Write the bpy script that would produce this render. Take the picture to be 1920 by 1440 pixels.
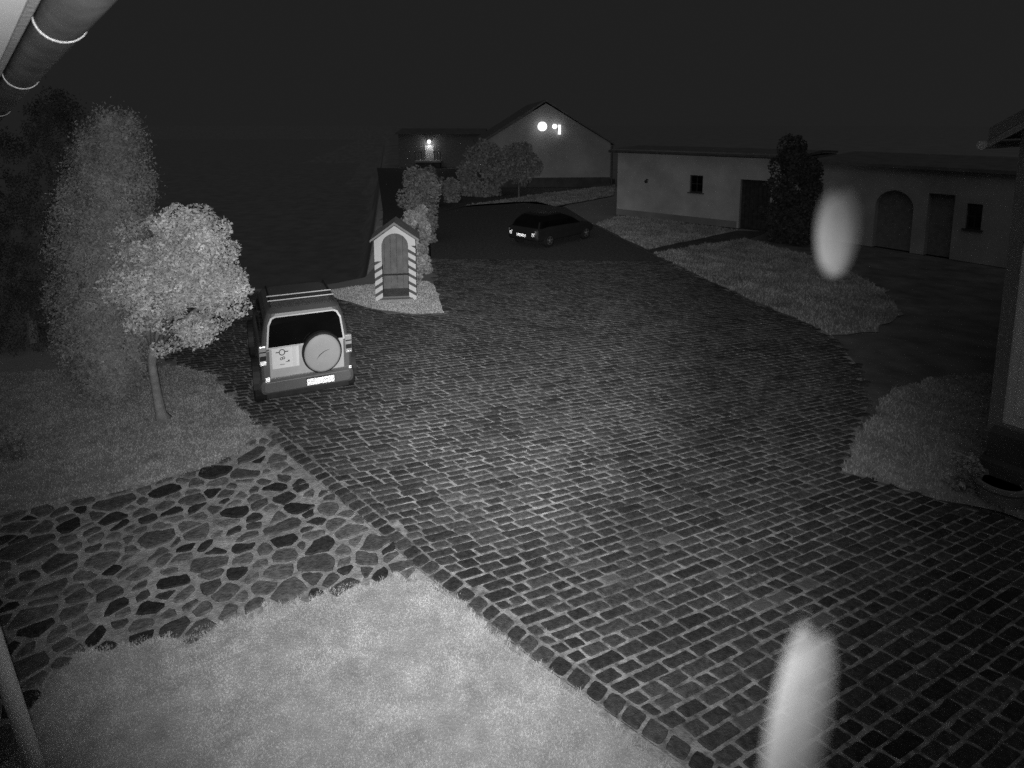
import bpy, bmesh, math, random
import numpy as np
from mathutils import Vector, Matrix

for o in list(bpy.data.objects):
    bpy.data.objects.remove(o)
scene = bpy.context.scene
C = scene.collection
R = math.radians
random.seed(7)
rng = np.random.default_rng(7)

# ------------------------------------------------------------------ camera, night sky, lights, exposure
CAM_H, PITCH, FPX, HORIZON = 4.9, R(8), 1150.0, 232.0          # metres, tilt, focal length and horizon in photo pixels
Y0 = HORIZON + FPX * math.tan(PITCH)
cd = bpy.data.cameras.new('camera')
cam = bpy.data.objects.new('camera', cd); C.objects.link(cam)
cam.location = (0, 0, CAM_H); cam.rotation_euler = (R(90) - PITCH, 0, 0)
cd.sensor_width = 36; cd.lens = FPX / 1920 * 36
cd.shift_y = (Y0 - 720) / 1920
cd.clip_start = 0.02; cd.clip_end = 2000
cd.dof.use_dof = True; cd.dof.focus_distance = 11.0; cd.dof.aperture_fstop = cd.lens / 9.0
scene.camera = cam

w = bpy.data.worlds.new('World'); scene.world = w; w.use_nodes = True
bg = w.node_tree.nodes['Background']
bg.inputs[0].default_value = (0.0140, 0.0140, 0.0140, 1); bg.inputs[1].default_value = 1.0

sd = bpy.data.lights.new('fill_sun', 'SUN'); sd.energy = 0.11; sd.angle = R(60); sd.color = (1, 1, 1)  # soft fill added to lift the unlit ground and walls
so = bpy.data.objects.new('fill_sun', sd); C.objects.link(so); so.rotation_euler = (R(38), 0, R(-20))

def pix_dir(px, py):
    xc = (px - 960) / FPX; yc = (Y0 - py) / FPX
    return Vector((xc, math.cos(PITCH) + yc * math.sin(PITCH), -math.sin(PITCH) + yc * math.cos(PITCH)))
def G(px, py, z=0.0):                     # point of the level z seen at a photo pixel
    d = pix_dir(px, py); t = (z - CAM_H) / d.z
    return Vector((d.x * t, d.y * t, z))
def P(px, py, Y):                         # point at depth Y seen at a photo pixel
    d = pix_dir(px, py); t = Y / d.y
    return Vector((d.x * t, Y, CAM_H + d.z * t))

# the infrared lamps of the surveillance camera (a narrow and a wide diode beside the lens)
def ir(name, aim, power, half, off):
    l = bpy.data.lights.new(name, 'SPOT'); l.energy = power; l.spot_size = R(2 * half); l.spot_blend = 1.0
    l.shadow_soft_size = 0.02; l.color = (1, 1, 1)
    o = bpy.data.objects.new(name, l); C.objects.link(o)
    o.location = Vector((0, 0, CAM_H)) + Vector(off)
    o.rotation_euler = pix_dir(*aim).to_track_quat('-Z', 'Y').to_euler()
ir('infrared_lamp_narrow', (930, 610), 4600, 20.8, (0.035, 0, -0.03))
ir('infrared_lamp_wide', (900, 622), 2950, 41, (-0.035, 0, -0.03))

ir('soffit_fill_spot', (-40, 40), 560, 34, (-0.05, 0.01, 0.0))  # extra spot, no diode of the camera; added to brighten the soffit

scene.view_settings.view_transform = 'Standard'; scene.view_settings.look = 'None'
scene.view_settings.exposure = 0; scene.view_settings.gamma = 1
scene.render.engine = 'CYCLES'
scene.cycles.use_denoising = False
scene.cycles.max_bounces = 6; scene.cycles.diffuse_bounces = 2; scene.cycles.glossy_bounces = 5

# ------------------------------------------------------------------ materials
def mat(name, a, b=None, scale=8.0, rough=0.85, metal=0.0, bump=0.0, bscale=None, spec=0.3, rand=0.0, detail=4.0, emit=0.0, stain=0.0, sscale=.5):
    m = bpy.data.materials.new(name); m.use_nodes = True
    nt = m.node_tree; N = nt.nodes; L = nt.links
    bs = N['Principled BSDF']
    bs.inputs['Roughness'].default_value = rough; bs.inputs['Metallic'].default_value = metal
    bs.inputs['Specular IOR Level'].default_value = spec
    b = a if b is None else b
    tc = N.new('ShaderNodeTexCoord')
    nz = N.new('ShaderNodeTexNoise'); nz.inputs['Scale'].default_value = scale; nz.inputs['Detail'].default_value = detail
    geo = N.new('ShaderNodeNewGeometry')
    L.new(geo.outputs['Position'], nz.inputs['Vector'])
    rp = N.new('ShaderNodeMapRange'); rp.inputs['From Min'].default_value = 0.32; rp.inputs['From Max'].default_value = 0.68
    rp.inputs['To Min'].default_value = a; rp.inputs['To Max'].default_value = b
    L.new(nz.outputs['Fac'], rp.inputs['Value'])
    val = rp.outputs['Result']
    if rand:
        oi = N.new('ShaderNodeObjectInfo'); ad = N.new('ShaderNodeMath'); ad.operation = 'ADD'
        L.new(oi.outputs['Random'], ad.inputs[0]); L.new(geo.outputs['Random Per Island'], ad.inputs[1])
        fr = N.new('ShaderNodeMath'); fr.operation = 'FRACT'; L.new(ad.outputs[0], fr.inputs[0])
        r2 = N.new('ShaderNodeMapRange'); r2.inputs['To Min'].default_value = 1 - rand; r2.inputs['To Max'].default_value = 1 + rand
        L.new(fr.outputs[0], r2.inputs['Value'])
        mu = N.new('ShaderNodeMath'); mu.operation = 'MULTIPLY'; L.new(val, mu.inputs[0]); L.new(r2.outputs['Result'], mu.inputs[1])
        val = mu.outputs[0]
    if stain:
        n3 = N.new('ShaderNodeTexNoise'); n3.inputs['Scale'].default_value = sscale; n3.inputs['Detail'].default_value = 5; n3.inputs['Roughness'].default_value = .65
        L.new(geo.outputs['Position'], n3.inputs['Vector'])
        r3 = N.new('ShaderNodeMapRange'); r3.inputs['From Min'].default_value = .3; r3.inputs['From Max'].default_value = .7
        r3.inputs['To Min'].default_value = 1 - stain; r3.inputs['To Max'].default_value = 1 + stain; L.new(n3.outputs['Fac'], r3.inputs['Value'])
        m3 = N.new('ShaderNodeMath'); m3.operation = 'MULTIPLY'; L.new(val, m3.inputs[0]); L.new(r3.outputs['Result'], m3.inputs[1]); val = m3.outputs[0]
    cc = N.new('ShaderNodeCombineColor')
    for i in range(3): L.new(val, cc.inputs[i])
    L.new(cc.outputs[0], bs.inputs['Base Color'])
    if bump:
        n2 = N.new('ShaderNodeTexNoise'); n2.inputs['Scale'].default_value = bscale or scale * 4; n2.inputs['Detail'].default_value = 6
        L.new(geo.outputs['Position'], n2.inputs['Vector'])
        bp = N.new('ShaderNodeBump'); bp.inputs['Strength'].default_value = bump; bp.inputs['Distance'].default_value = 0.02
        L.new(n2.outputs['Fac'], bp.inputs['Height']); L.new(bp.outputs[0], bs.inputs['Normal'])
    if emit:
        bs.inputs['Emission Color'].default_value = (1, 1, 1, 1); bs.inputs['Emission Strength'].default_value = emit
    return m

M = dict(
    soil=mat('soil', .07, .11, 1.5, bump=.4),
    field=mat('rough_field', .26, .36, .25, bump=.4, bscale=3),
    forecourt=mat('trodden_earth', .13, .22, 1.6, bump=.5, bscale=20, stain=.25, sscale=.6),
    joint=mat('sandy_joint', .14, .50, 11, bump=.6, bscale=60, stain=.40, sscale=1.1),
    sett=mat('granite_sett', .050, .106, 22, rough=.8, bump=.7, bscale=70, rand=.36, stain=.30, sscale=.9),
    pale_sett=mat('pale_granite_sett', .13, .18, 14, rough=.8, bump=.5, bscale=70, rand=.2),
    farpave=mat('distant_paving', .07, .13, 9, bump=.5, bscale=30),
    mortar=mat('pale_mortar', .30, .54, 12, bump=.7, bscale=50, stain=.3, sscale=1.6),
    flag=mat('grey_flagstone', .10, .20, 16, rough=.85, bump=.9, bscale=34, rand=.36, detail=8, stain=.25, sscale=3),
    darkflag=mat('dark_flagstone', .028, .065, 18, rough=.7, bump=.6, bscale=40, rand=.3),
    turf=mat('turf', .40, .54, 5.0, bump=.4, stain=.12, sscale=1.7, bscale=40),
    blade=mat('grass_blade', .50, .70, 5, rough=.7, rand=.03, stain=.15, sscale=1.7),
    lawn2=mat('dull_lawn_blade', .30, .44, 5, rough=.7, rand=.12, stain=.2, sscale=1.2),  # duller grass tone given to the left and right lawns
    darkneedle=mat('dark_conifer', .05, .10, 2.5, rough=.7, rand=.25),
    meadow=mat('meadow_blade', .28, .40, 1.2, rough=.7, rand=.12, stain=.35, sscale=.7),
    gravel=mat('pale_gravel', .58, .70, 6, bump=.6, bscale=60),
    leaf=mat('broad_leaf', .36, .72, 4.5, rough=.6, rand=.28, stain=.28, sscale=1.8),
    needle=mat('thuja_foliage', .22, .36, 6, rough=.7, rand=.22, stain=.22, sscale=1.5),
    shrubleaf=mat('shrub_leaf', .25, .45, 2.5, rough=.6, rand=.25),
    farleaf=mat('distant_foliage', .56, .62, 1.0, rough=.8, rand=.08),
    bark=mat('bark', .22, .34, 12, bump=.7, bscale=50),
    white=mat('white_paint', .74, .80, 5, rough=.6),
    plaster=mat('pale_plaster', .42, .54, .9, rough=.9, bump=.25, bscale=20, stain=.16, sscale=.7),
    gplaster=mat('rough_gable_plaster', .38, .47, .6, rough=.9, bump=.25, bscale=15, stain=.16, sscale=.5),
    stplaster=mat('stable_plaster', .40, .48, .8, rough=.9, bump=.25, bscale=20, stain=.2, sscale=.6),
    dplaster=mat('grey_plaster', .20, .28, .8, rough=.9, bump=.25, bscale=20),
    plinth=mat('dark_plinth', .07, .11, 2, bump=.3),
    roof=mat('roof_covering', .16, .22, 2, bump=.4),
    wood=mat('weathered_board', .18, .25, 6, bump=.4, bscale=40),
    greywood=mat('grey_board', .30, .38, 5, bump=.3, bscale=30),
    darkwood=mat('dark_board', .03, .06, 6, bump=.3),
    zinc=mat('zinc_sheet', .08, .14, 6, rough=.55, metal=.3),
    zincb=mat('bright_zinc_strap', .55, .65, 8, rough=.5, metal=.2),
    glass=mat('dark_window_glass', .004, .006, 3, rough=.06, spec=.5),
    paint=mat('silver_car_paint', .50, .56, 5, rough=.5, metal=.2),
    suvpaint_shaded=mat('silver_car_paint_shaded', .20, .22, 3, rough=.36, metal=.5),  # same silver paint, darkened as if lit at a grazing angle
    dpaint=mat('grey_car_paint', .028, .035, 3, rough=.5, metal=.2),
    trim=mat('black_plastic', .02, .03, 9, rough=.6),
    cover=mat('wheel_cover_vinyl', .36, .40, 4, rough=.6),
    rubber=mat('tyre_rubber', .015, .025, 9, rough=.8),
    alloy=mat('alloy_rim', .5, .55, 9, rough=.3, metal=.8),
    retro=mat('reflector_prism', .95, .95, 1, rough=.26, metal=1.0),
    farretro=mat('far_reflector_prism', .95, .95, 1, rough=.18, metal=1.0),
    lens=mat('lamp_lens', .45, .5, 30, rough=.25, metal=.3),
    bright=mat('bright_panel', .84, .88, 6, rough=.5),
    mark=mat('dark_mark', .05, .06, 9, rough=.5),
    glow=mat('lit_lamp_glass', .8, .8, 1, emit=1.6),
    insect=mat('insect_body', .003, .004, 60, rough=.9, spec=0.0),
)

# striped sentry-box paint: diagonal stripes on the object's own coordinates
def stripe_mat(name, sgn, ztop):
    m = bpy.data.materials.new(name); m.use_nodes = True
    nt = m.node_tree; N = nt.nodes; L = nt.links; bs = N['Principled BSDF']; bs.inputs['Roughness'].default_value = .7
    tc = N.new('ShaderNodeTexCoord'); sx = N.new('ShaderNodeSeparateXYZ'); L.new(tc.outputs['Object'], sx.inputs[0])
    k = N.new('ShaderNodeMath'); k.operation = 'MULTIPLY'; k.inputs[1].default_value = sgn * .62; L.new(sx.outputs['X'], k.inputs[0])
    a = N.new('ShaderNodeMath'); a.operation = 'ADD'; L.new(sx.outputs['Z'], a.inputs[0]); L.new(k.outputs[0], a.inputs[1])
    d = N.new('ShaderNodeMath'); d.operation = 'DIVIDE'; d.inputs[1].default_value = .225; L.new(a.outputs[0], d.inputs[0])
    f = N.new('ShaderNodeMath'); f.operation = 'FRACT'; L.new(d.outputs[0], f.inputs[0])
    g = N.new('ShaderNodeMath'); g.operation = 'LESS_THAN'; g.inputs[1].default_value = .40; L.new(f.outputs[0], g.inputs[0])
    h = N.new('ShaderNodeMath'); h.operation = 'LESS_THAN'; h.inputs[1].default_value = ztop; L.new(sx.outputs['Z'], h.inputs[0])
    q = N.new('ShaderNodeMath'); q.operation = 'MULTIPLY'; L.new(g.outputs[0], q.inputs[0]); L.new(h.outputs[0], q.inputs[1])
    nz = N.new('ShaderNodeTexNoise'); nz.inputs['Scale'].default_value = 9; L.new(tc.outputs['Object'], nz.inputs['Vector'])
    mr = N.new('ShaderNodeMapRange'); mr.inputs['To Min'].default_value = .66; mr.inputs['To Max'].default_value = .86; L.new(nz.outputs['Fac'], mr.inputs['Value'])
    mx = N.new('ShaderNodeMix'); mx.data_type = 'FLOAT'; L.new(q.outputs[0], mx.inputs['Factor']); L.new(mr.outputs[0], mx.inputs['A']); mx.inputs['B'].default_value = .10
    cc = N.new('ShaderNodeCombineColor')
    for i in range(3): L.new(mx.outputs['Result'], cc.inputs[i])
    L.new(cc.outputs[0], bs.inputs['Base Color'])
    return m
M['stripeL'] = stripe_mat('striped_paint_rising', -1, 1.12)
M['stripeR'] = stripe_mat('striped_paint_falling', 1, 1.72)

# ------------------------------------------------------------------ mesh helpers
class MB:
    def __init__(s): s.v = []; s.f = []
    def add(s, vs, fs):
        n = len(s.v); s.v += [tuple(v) for v in vs]; s.f += [tuple(i + n for i in f) for f in fs]; return s
    def box(s, x0, x1, y0, y1, z0, z1):
        return s.add([(x0, y0, z0), (x1, y0, z0), (x1, y1, z0), (x0, y1, z0), (x0, y0, z1), (x1, y0, z1), (x1, y1, z1), (x0, y1, z1)],
                     [(0, 3, 2, 1), (4, 5, 6, 7), (0, 1, 5, 4), (1, 2, 6, 5), (2, 3, 7, 6), (3, 0, 4, 7)])
    def prism(s, pts, axis, a, b):           # polygon pts (2-D) extruded along axis from a to b
        n = len(pts)
        def pt(p, t):
            return (t, p[0], p[1]) if axis == 'x' else (p[0], t, p[1]) if axis == 'y' else (p[0], p[1], t)
        vs = [pt(p, a) for p in pts] + [pt(p, b) for p in pts]
        fs = [tuple(range(n))[::-1], tuple(range(n, 2 * n))] + [(i, (i + 1) % n, n + (i + 1) % n, n + i) for i in range(n)]
        return s.add(vs, fs)
    def loft(s, rings, cap=True, closed=True):
        n = len(rings[0]); vs = [v for r in rings for v in r]; fs = []
        for k in range(len(rings) - 1):
            for i in range(n if closed else n - 1):
                j = (i + 1) % n
                fs.append((k * n + i, k * n + j, (k + 1) * n + j, (k + 1) * n + i))
        if cap: fs += [tuple(range(n))[::-1], tuple(range((len(rings) - 1) * n, len(rings) * n))]
        return s.add(vs, fs)
    def tube(s, path, rad, n=8):
        path = [Vector(p) for p in path]; rings = []
        rr = rad if isinstance(rad, (list, tuple)) else [rad] * len(path)
        for i, p in enumerate(path):
            t = (path[min(i + 1, len(path) - 1)] - path[max(i - 1, 0)]).normalized()
            a = t.orthogonal().normalized() if abs(t.z) < .9 else Vector((1, 0, 0)); a = (a - t * a.dot(t)).normalized(); b = t.cross(a)
            rings.append([p + (a * math.cos(2 * math.pi * k / n) + b * math.sin(2 * math.pi * k / n)) * rr[i] for k in range(n)])
        return s.loft(rings)
    def ball(s, c, r, n=12, m=8, sc=(1, 1, 1)):
        rings = []
        for i in range(1, m):
            a = math.pi * i / m
            rings.append([Vector((c[0] + r * sc[0] * math.sin(a) * math.cos(2 * math.pi * k / n), c[1] + r * sc[1] * math.sin(a) * math.sin(2 * math.pi * k / n), c[2] + r * sc[2] * math.cos(a))) for k in range(n)])
        return s.loft(rings)
    def build(s, name, m, parent=None, smooth=False, bevel=0.0, seg=2, sub=0, loc=None):
        me = bpy.data.meshes.new(name); me.from_pydata(s.v, [], s.f); me.update()
        bm = bmesh.new(); bm.from_mesh(me); bmesh.ops.recalc_face_normals(bm, faces=bm.faces); bm.to_mesh(me); bm.free()
        if smooth: me.shade_smooth()
        me.materials.append(M[m] if isinstance(m, str) else m)
        o = bpy.data.objects.new(name, me); C.objects.link(o)
        if parent: o.parent = parent
        if loc is not None: o.location = loc
        if bevel:
            b = o.modifiers.new('bevel', 'BEVEL'); b.width = bevel; b.segments = seg; b.limit_method = 'ANGLE'; b.angle_limit = R(40)
        if sub:
            q = o.modifiers.new('sub', 'SUBSURF'); q.levels = sub; q.render_levels = sub
        return o

def np_mesh(name, V, F, m, parent=None):     # big triangle/quad mesh from numpy arrays
    V = np.asarray(V, np.float32); F = np.asarray(F, np.int32); k = F.shape[1]
    me = bpy.data.meshes.new(name)
    me.vertices.add(len(V)); me.vertices.foreach_set('co', V.ravel())
    me.loops.add(F.size); me.loops.foreach_set('vertex_index', F.ravel())
    me.polygons.add(len(F)); me.polygons.foreach_set('loop_start', np.arange(0, F.size, k, dtype=np.int32))
    me.update(calc_edges=True); me.shade_flat(); me.materials.append(M[m])
    o = bpy.data.objects.new(name, me); C.objects.link(o)
    if parent: o.parent = parent
    return o
def tag(o, label, cat=None, group=None, kind=None):
    o['label'] = label
    if cat: o['category'] = cat
    if group: o['group'] = group
    if kind: o['kind'] = kind
    return o
def thing(name, label, cat, loc=(0, 0, 0), rz=0.0, group=None):
    o = bpy.data.objects.new(name, None); C.objects.link(o); o.location = loc; o.rotation_euler = (0, 0, rz); o.empty_display_size = .2
    return tag(o, label, cat, group)
def part(o, label): o['label'] = label; return o
def inside(poly, X, Y):
    poly = np.asarray(poly)[:, :2]; r = np.zeros(len(X), bool); n = len(poly)
    for i in range(n):
        x0, y0 = poly[i]; x1, y1 = poly[(i + 1) % n]
        c = ((y0 > Y) != (y1 > Y)) & (X < (x1 - x0) * (Y - y0) / (y1 - y0 + 1e-12) + x0); r ^= c
    return r
def sheet(name, poly, z, m, kind='structure', label=None, cat=None, dense=None):
    bm = bmesh.new(); vs = [bm.verts.new((p[0], p[1], z)) for p in poly]; f = bm.faces.new(vs)
    bmesh.ops.triangulate(bm, faces=bm.faces); bmesh.ops.recalc_face_normals(bm, faces=bm.faces)
    for q in bm.faces:
        if q.normal.z < 0: q.normal_flip()
    me = bpy.data.meshes.new(name); bm.to_mesh(me); bm.free(); me.materials.append(M[m])
    o = bpy.data.objects.new(name, me); C.objects.link(o)
    if kind: o['kind'] = kind
    if label: o['label'] = label
    if cat: o['category'] = cat
    return o
def W(pts): return [G(*p) for p in pts]

# ------------------------------------------------------------------ the ground
EDGE = [Vector((-900, 13.6, 0)), Vector((-14, 13.0, 0))] + [G(*p) for p in ((200, 655), (330, 600), (400, 556), (470, 541), (690, 530), (722, 500), (726, 440), (728, 396))] + [Vector((d * (725 - 960) / 1161, d, 0)) for d in (55, 90, 300, 1500)]
gx = np.concatenate([np.linspace(-900, -130, 14), np.arange(-120, -45, 2.5), np.arange(-44, 12, .7), np.arange(13, 40, 2.5), np.linspace(45, 900, 16)])
gy = np.concatenate([np.arange(-30, 8, 2.5), np.arange(9, 75, .7), np.arange(77, 100, 2.5), np.linspace(105, 300, 24), np.linspace(340, 1500, 12)])
GX, GY = np.meshgrid(gx, gy); fxx, fyy = GX.ravel(), GY.ravel()
vpoly = [(p.x, p.y) for p in EDGE] + [(-901, 1500)]
inn = inside(vpoly, fxx, fyy)
dist = np.full(len(fxx), 1e9)
for e0, e1 in zip(EDGE, EDGE[1:]):
    ex, ey = e1.x - e0.x, e1.y - e0.y; t = np.clip(((fxx - e0.x) * ex + (fyy - e0.y) * ey) / (ex * ex + ey * ey), 0, 1)
    dist = np.minimum(dist, np.hypot(fxx - e0.x - t * ex, fyy - e0.y - t * ey))
q = np.clip((dist - .5) / 7, 0, 1) ** .7; zz = np.where(inn, -.06 - 30 * q * q * (3 - 2 * q), -.06)
nx, ny = len(gx), len(gy); ii = (np.arange(ny - 1)[:, None] * nx + np.arange(nx - 1)[None, :]).ravel()
g = np_mesh('ground', np.stack([fxx, fyy, zz], 1), np.stack([ii, ii + 1, ii + nx + 1, ii + nx], 1), 'field')
tag(g, 'dark ground around the yard falling away into a valley on the left', 'ground', kind='structure')
BORDER = [(500, 815), (600, 905), (712, 1000), (783, 1065), (865, 1127), (1000, 1235), (1150, 1340), (1290, 1440)]
borderW = W(BORDER); dirn = (borderW[-1] - borderW[-2]).normalized()
borderW = borderW + [borderW[-1] + dirn * 1.6]
LAWN_RIGHT_EDGE = [(1560, 628), (1612, 690), (1628, 760), (1600, 830), (1580, 888), (1640, 905), (1700, 921), (1760, 938), (1830, 957), (1925, 985)]
paveW = W([(490, 806), (455, 770), (425, 737), (400, 702), (340, 684), (250, 640), (400, 560), (470, 546), (595, 548), (640, 565), (700, 582), (775, 592), (832, 590), (826, 565), (818, 540), (808, 485)])
farA = W([(808, 485), (806, 440), (822, 398), (870, 388), (985, 380), (1060, 388), (1112, 420), (1180, 455), (1250, 490)])
rightW = W([(1250, 490), (1400, 560), (1500, 603)] + LAWN_RIGHT_EDGE)
pavePoly = borderW[::-1] + paveW + rightW + [Vector((9.5, 7.0, 0)), Vector((9.5, 2.2, 0))]
pave = sheet('courtyard_paving', pavePoly, -0.005, 'joint', label='yard paved with dark stone setts in pale joints', cat='paving')
fp = sheet('driveway', farA + [rightW[0]], -0.004, 'farpave', label='dark paved drive running past the parked car to the barn', cat='driveway')

# skewed courses: u along a course, v along the edge row
ORI = borderW[-1].copy()
def sett_at(u, v):
    a = R(62 + 9 * min(max((v - .8) / 6.5, -.2), 1.15))
    b = R(-46 + 4 * min(max(v / 6, 0), 1))
    return ORI.x + math.sin(R(-45)) * v + math.sin(a) * u, ORI.y + math.cos(R(-45)) * v + math.cos(a) * u
def stone_mesh(q, top, inset=.012, rnd=.017):        # quad corner list -> rounded, bevelled stone: (verts, faces)
    c = np.mean(q, axis=0); out = []
    n = len(q)
    for i in range(n):
        p = q[i]; a = q[i - 1] - p; b = q[(i + 1) % n] - p
        la, lb = np.linalg.norm(a), np.linalg.norm(b); r = rnd * random.uniform(.7, 1.5)
        p2 = p + (c - p) / np.linalg.norm(c - p) * r * .28
        out += [p + a / la * min(r, la * .3), p2, p + b / lb * min(r, lb * .3)]
    out = np.array(out)
    mid = np.array([(out[i] + out[(i + 1) % len(out)]) / 2 for i in range(len(out))])
    seq = []
    for i in range(len(out)):
        seq.append(out[i])
        if i % 3 == 2: seq.append(mid[i] + np.array([random.uniform(-.005, .005), random.uniform(-.005, .005)]))
    out = np.array(seq)
    d = c - out; L = np.linalg.norm(d, axis=1, keepdims=True)
    bot = out; m1 = out + d / L * .004; m2 = out + d / L * inset
    tilt = np.array([random.uniform(-.022, .022), random.uniform(-.022, .022)])
    top += .003 * math.sin(c[0] * 1.7 + 2 * math.sin(c[1] * .9)) * math.cos(c[1] * 1.3)
    k = len(out)
    V = [(x, y, -.03) for x, y in bot] + [(x, y, top - .009 + (np.array([x, y]) - c) @ tilt) for x, y in m1] + [(x, y, top + (np.array([x, y]) - c) @ tilt) for x, y in m2] + [(c[0], c[1], top + .003)]
    F = []
    for i in range(k):
        j = (i + 1) % k
        F += [(i, j, k + j), (i, k + j, k + i), (k + i, k + j, 2 * k + j), (k + i, 2 * k + j, 2 * k + i), (2 * k + i, 2 * k + j, 3 * k)]
    return V, F, c
stones = []
v = -1.2
pp = np.array([(p.x, p.y) for p in pavePoly])
while v < 27:
    pitch = random.uniform(.143, .165); u = -random.uniform(0, .3) - (3.5 if v > 7.2 else 0)
    umax = 15 if v < 8 else 24
    while u < umax:
        ln = random.choice([.17, .20, .23, .25, .27, .30, .33, .37]) * random.uniform(.94, 1.06); gp = random.uniform(.009, .017); gv = random.uniform(.010, .018)
        j = lambda: random.uniform(-.009, .009)
        q = [sett_at(u + gp + j(), v + gv + j()), sett_at(u + ln - gp + j(), v + gv + j()), sett_at(u + ln - gp + j(), v + pitch - gv + j()), sett_at(u + gp + j(), v + pitch - gv + j())]
        stones.append(np.array(q)); u += ln
    v += pitch
cs = np.array([s.mean(axis=0) for s in stones])
ok = inside(pp, cs[:, 0], cs[:, 1]) & (cs[:, 1] < 22.5)
# keep clear of the edge row
bw = np.array([(p.x, p.y) for p in borderW])
def dist_poly(p, pl):
    best = 9
    for i in range(len(pl) - 1):
        a, b = pl[i], pl[i + 1]; ab = b - a; t = min(1, max(0, np.dot(p - a, ab) / np.dot(ab, ab))); best = min(best, np.linalg.norm(p - a - ab * t))
    return best
def clip(poly, n, d):                     # keep n.x <= d
    out = []
    for i in range(len(poly)):
        a, b = poly[i], poly[(i + 1) % len(poly)]; da, db = n @ a - d, n @ b - d
        if da <= 0: out.append(a)
        if da * db < 0: out.append(a + (b - a) * da / (da - db))
    return out
def area(p):
    p = np.array(p); x, y = p[:, 0], p[:, 1]; return abs(np.dot(x, np.roll(y, -1)) - np.dot(y, np.roll(x, -1))) / 2
keep = []
for i in np.nonzero(ok)[0]:
    c = cs[i]
    if c[1] < 10.5 and c[0] < 3 and dist_poly(c, bw) < .6:
        a0 = area(stones[i]); q = list(stones[i])
        for k in range(len(bw) - 1):
            d = bw[k + 1] - bw[k]; l = np.linalg.norm(d); d = d / l; n = -np.array([-d[1], d[0]])
            t = (c - bw[k]) @ d
            if -.35 < t < l + .35: q = clip(q, n, n @ bw[k] - .207)
            if len(q) < 3: break
        if len(q) < 3 or area(q) < .006: continue
        q = [p for m_, p in enumerate(q) if np.linalg.norm(p - q[m_ - 1]) > .03]
        if len(q) < 3: continue
        stones[i] = np.array(q)
    keep.append(i)
def shown(c):
    zc = c[1] * math.cos(PITCH) + CAM_H * math.sin(PITCH); x = 960 + c[0] / zc * FPX; y = Y0 - (-CAM_H * math.cos(PITCH) + c[1] * math.sin(PITCH)) / zc * FPX
    return 0 < x < 1920 and y < 1440
order = sorted(keep, key=lambda i: (not shown(cs[i]), np.hypot(cs[i][0], cs[i][1])))
single = set(order[:300])
BV, BF = [], []
def add_stone(q, name, m, parent, top, single_obj, **kw):
    V, F, c = stone_mesh(q, top, **kw)
    if single_obj:
        me = bpy.data.meshes.new(name); me.from_pydata([(x - c[0], y - c[1], z) for x, y, z in V], [], F); me.materials.append(M[m])
        o = bpy.data.objects.new(name, me); C.objects.link(o); o.parent = parent; o.location = (c[0], c[1], 0); return o
    n = len(BV); BV.extend(V); BF.extend([(a + n, b + n, d + n) for a, b, d in F])
for i in keep:
    add_stone(stones[i], 'paving_stone', 'pale_sett' if random.random() < .045 else 'sett', pave, random.uniform(.004, .011), i in single)
# the edge row
L = [0]
for a, b in zip(borderW, borderW[1:]): L.append(L[-1] + (b - a).length)
def along(s):
    for k in range(len(borderW) - 1):
        if s <= L[k + 1] or k == len(borderW) - 2:
            a, b = borderW[k], borderW[k + 1]; t = (s - L[k]) / (L[k + 1] - L[k]); d = (b - a).normalized(); return a + (b - a) * t, Vector((-d.y, d.x, 0))
s_ = -.1
while s_ < L[-1]:
    ln = random.uniform(.155, .205); q = []
    for (ds, o_) in ((.012, .012), (ln - .012, .012), (ln - .012, .185), (.012, .185)):
        p, nn = along(max(s_ + ds, 0)); p = p + nn * (o_ + random.uniform(-.012, .012)) + (p - p); q.append((p.x, p.y))
    if s_ >= 0: add_stone(np.array(q), 'edge_stone', 'sett', pave, random.uniform(.004, .016), True, rnd=.04)
    s_ += ln
fo = np_mesh('sett_field', BV, BF, 'sett', pave); fo['kind'] = 'stuff'; fo['label'] = 'small dark setts of the far part of the yard'

# ------------------------------------------------------------------ flagstone path
lawnL_edge = [(490, 812), (440, 852), (390, 877), (300, 902), (170, 932), (0, 968), (-200, 1012)]
nearEdge = [(740, 1088), (690, 1098), (620, 1112), (500, 1147), (380, 1190), (250, 1212), (140, 1228), (100, 1262), (60, 1330), (40, 1440)]
flagPolyP = lawnL_edge + [(-260, 1340), (-200, 1500), (40, 1500)] + nearEdge[::-1] + [(790, 1085)] + BORDER[:4][::-1]
flagPoly = W(flagPolyP)
fpath = sheet('flagstone_path', flagPoly, -0.012, 'mortar', label='path of irregular flagstones set in pale mortar', cat='path')
strip = sheet('mortar_strip', W([(783, 1065), (740, 1088), (790, 1112), (850, 1150), (930, 1205), (1000, 1262), (1085, 1325), (1150, 1380), (1235, 1440), (1330, 1540)]) + [borderW[-1]] + borderW[3:-1][::-1], -0.013, 'mortar', label='narrow pale dirt strip between sett edging and front lawn', cat='strip')
fpp = np.array([(p.x, p.y) for p in flagPoly])
lo, hi = fpp.min(0), fpp.max(0)
seeds = []
tries = 0
while tries < 14000:
    tries += 1
    p = np.array([random.uniform(lo[0] - .5, hi[0] + .5), random.uniform(lo[1] - .5, hi[1] + .5)])
    r = .12 + .21 * random.random() ** 1.7
    a_ = R(22); ca, sa = math.cos(a_), math.sin(a_)
    good = True
    for (s2, r2) in seeds:
        d = p - s2; d = np.array([(d[0] * ca + d[1] * sa) * .72, (-d[0] * sa + d[1] * ca) * 1.22])
        if d @ d < ((r + r2) / 2) ** 2 * 1.05: good = False; break
    if good: seeds.append((p, r))
S = np.array([s[0] for s in seeds]); SR = np.array([s[1] for s in seeds])
cnt = 0
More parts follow.
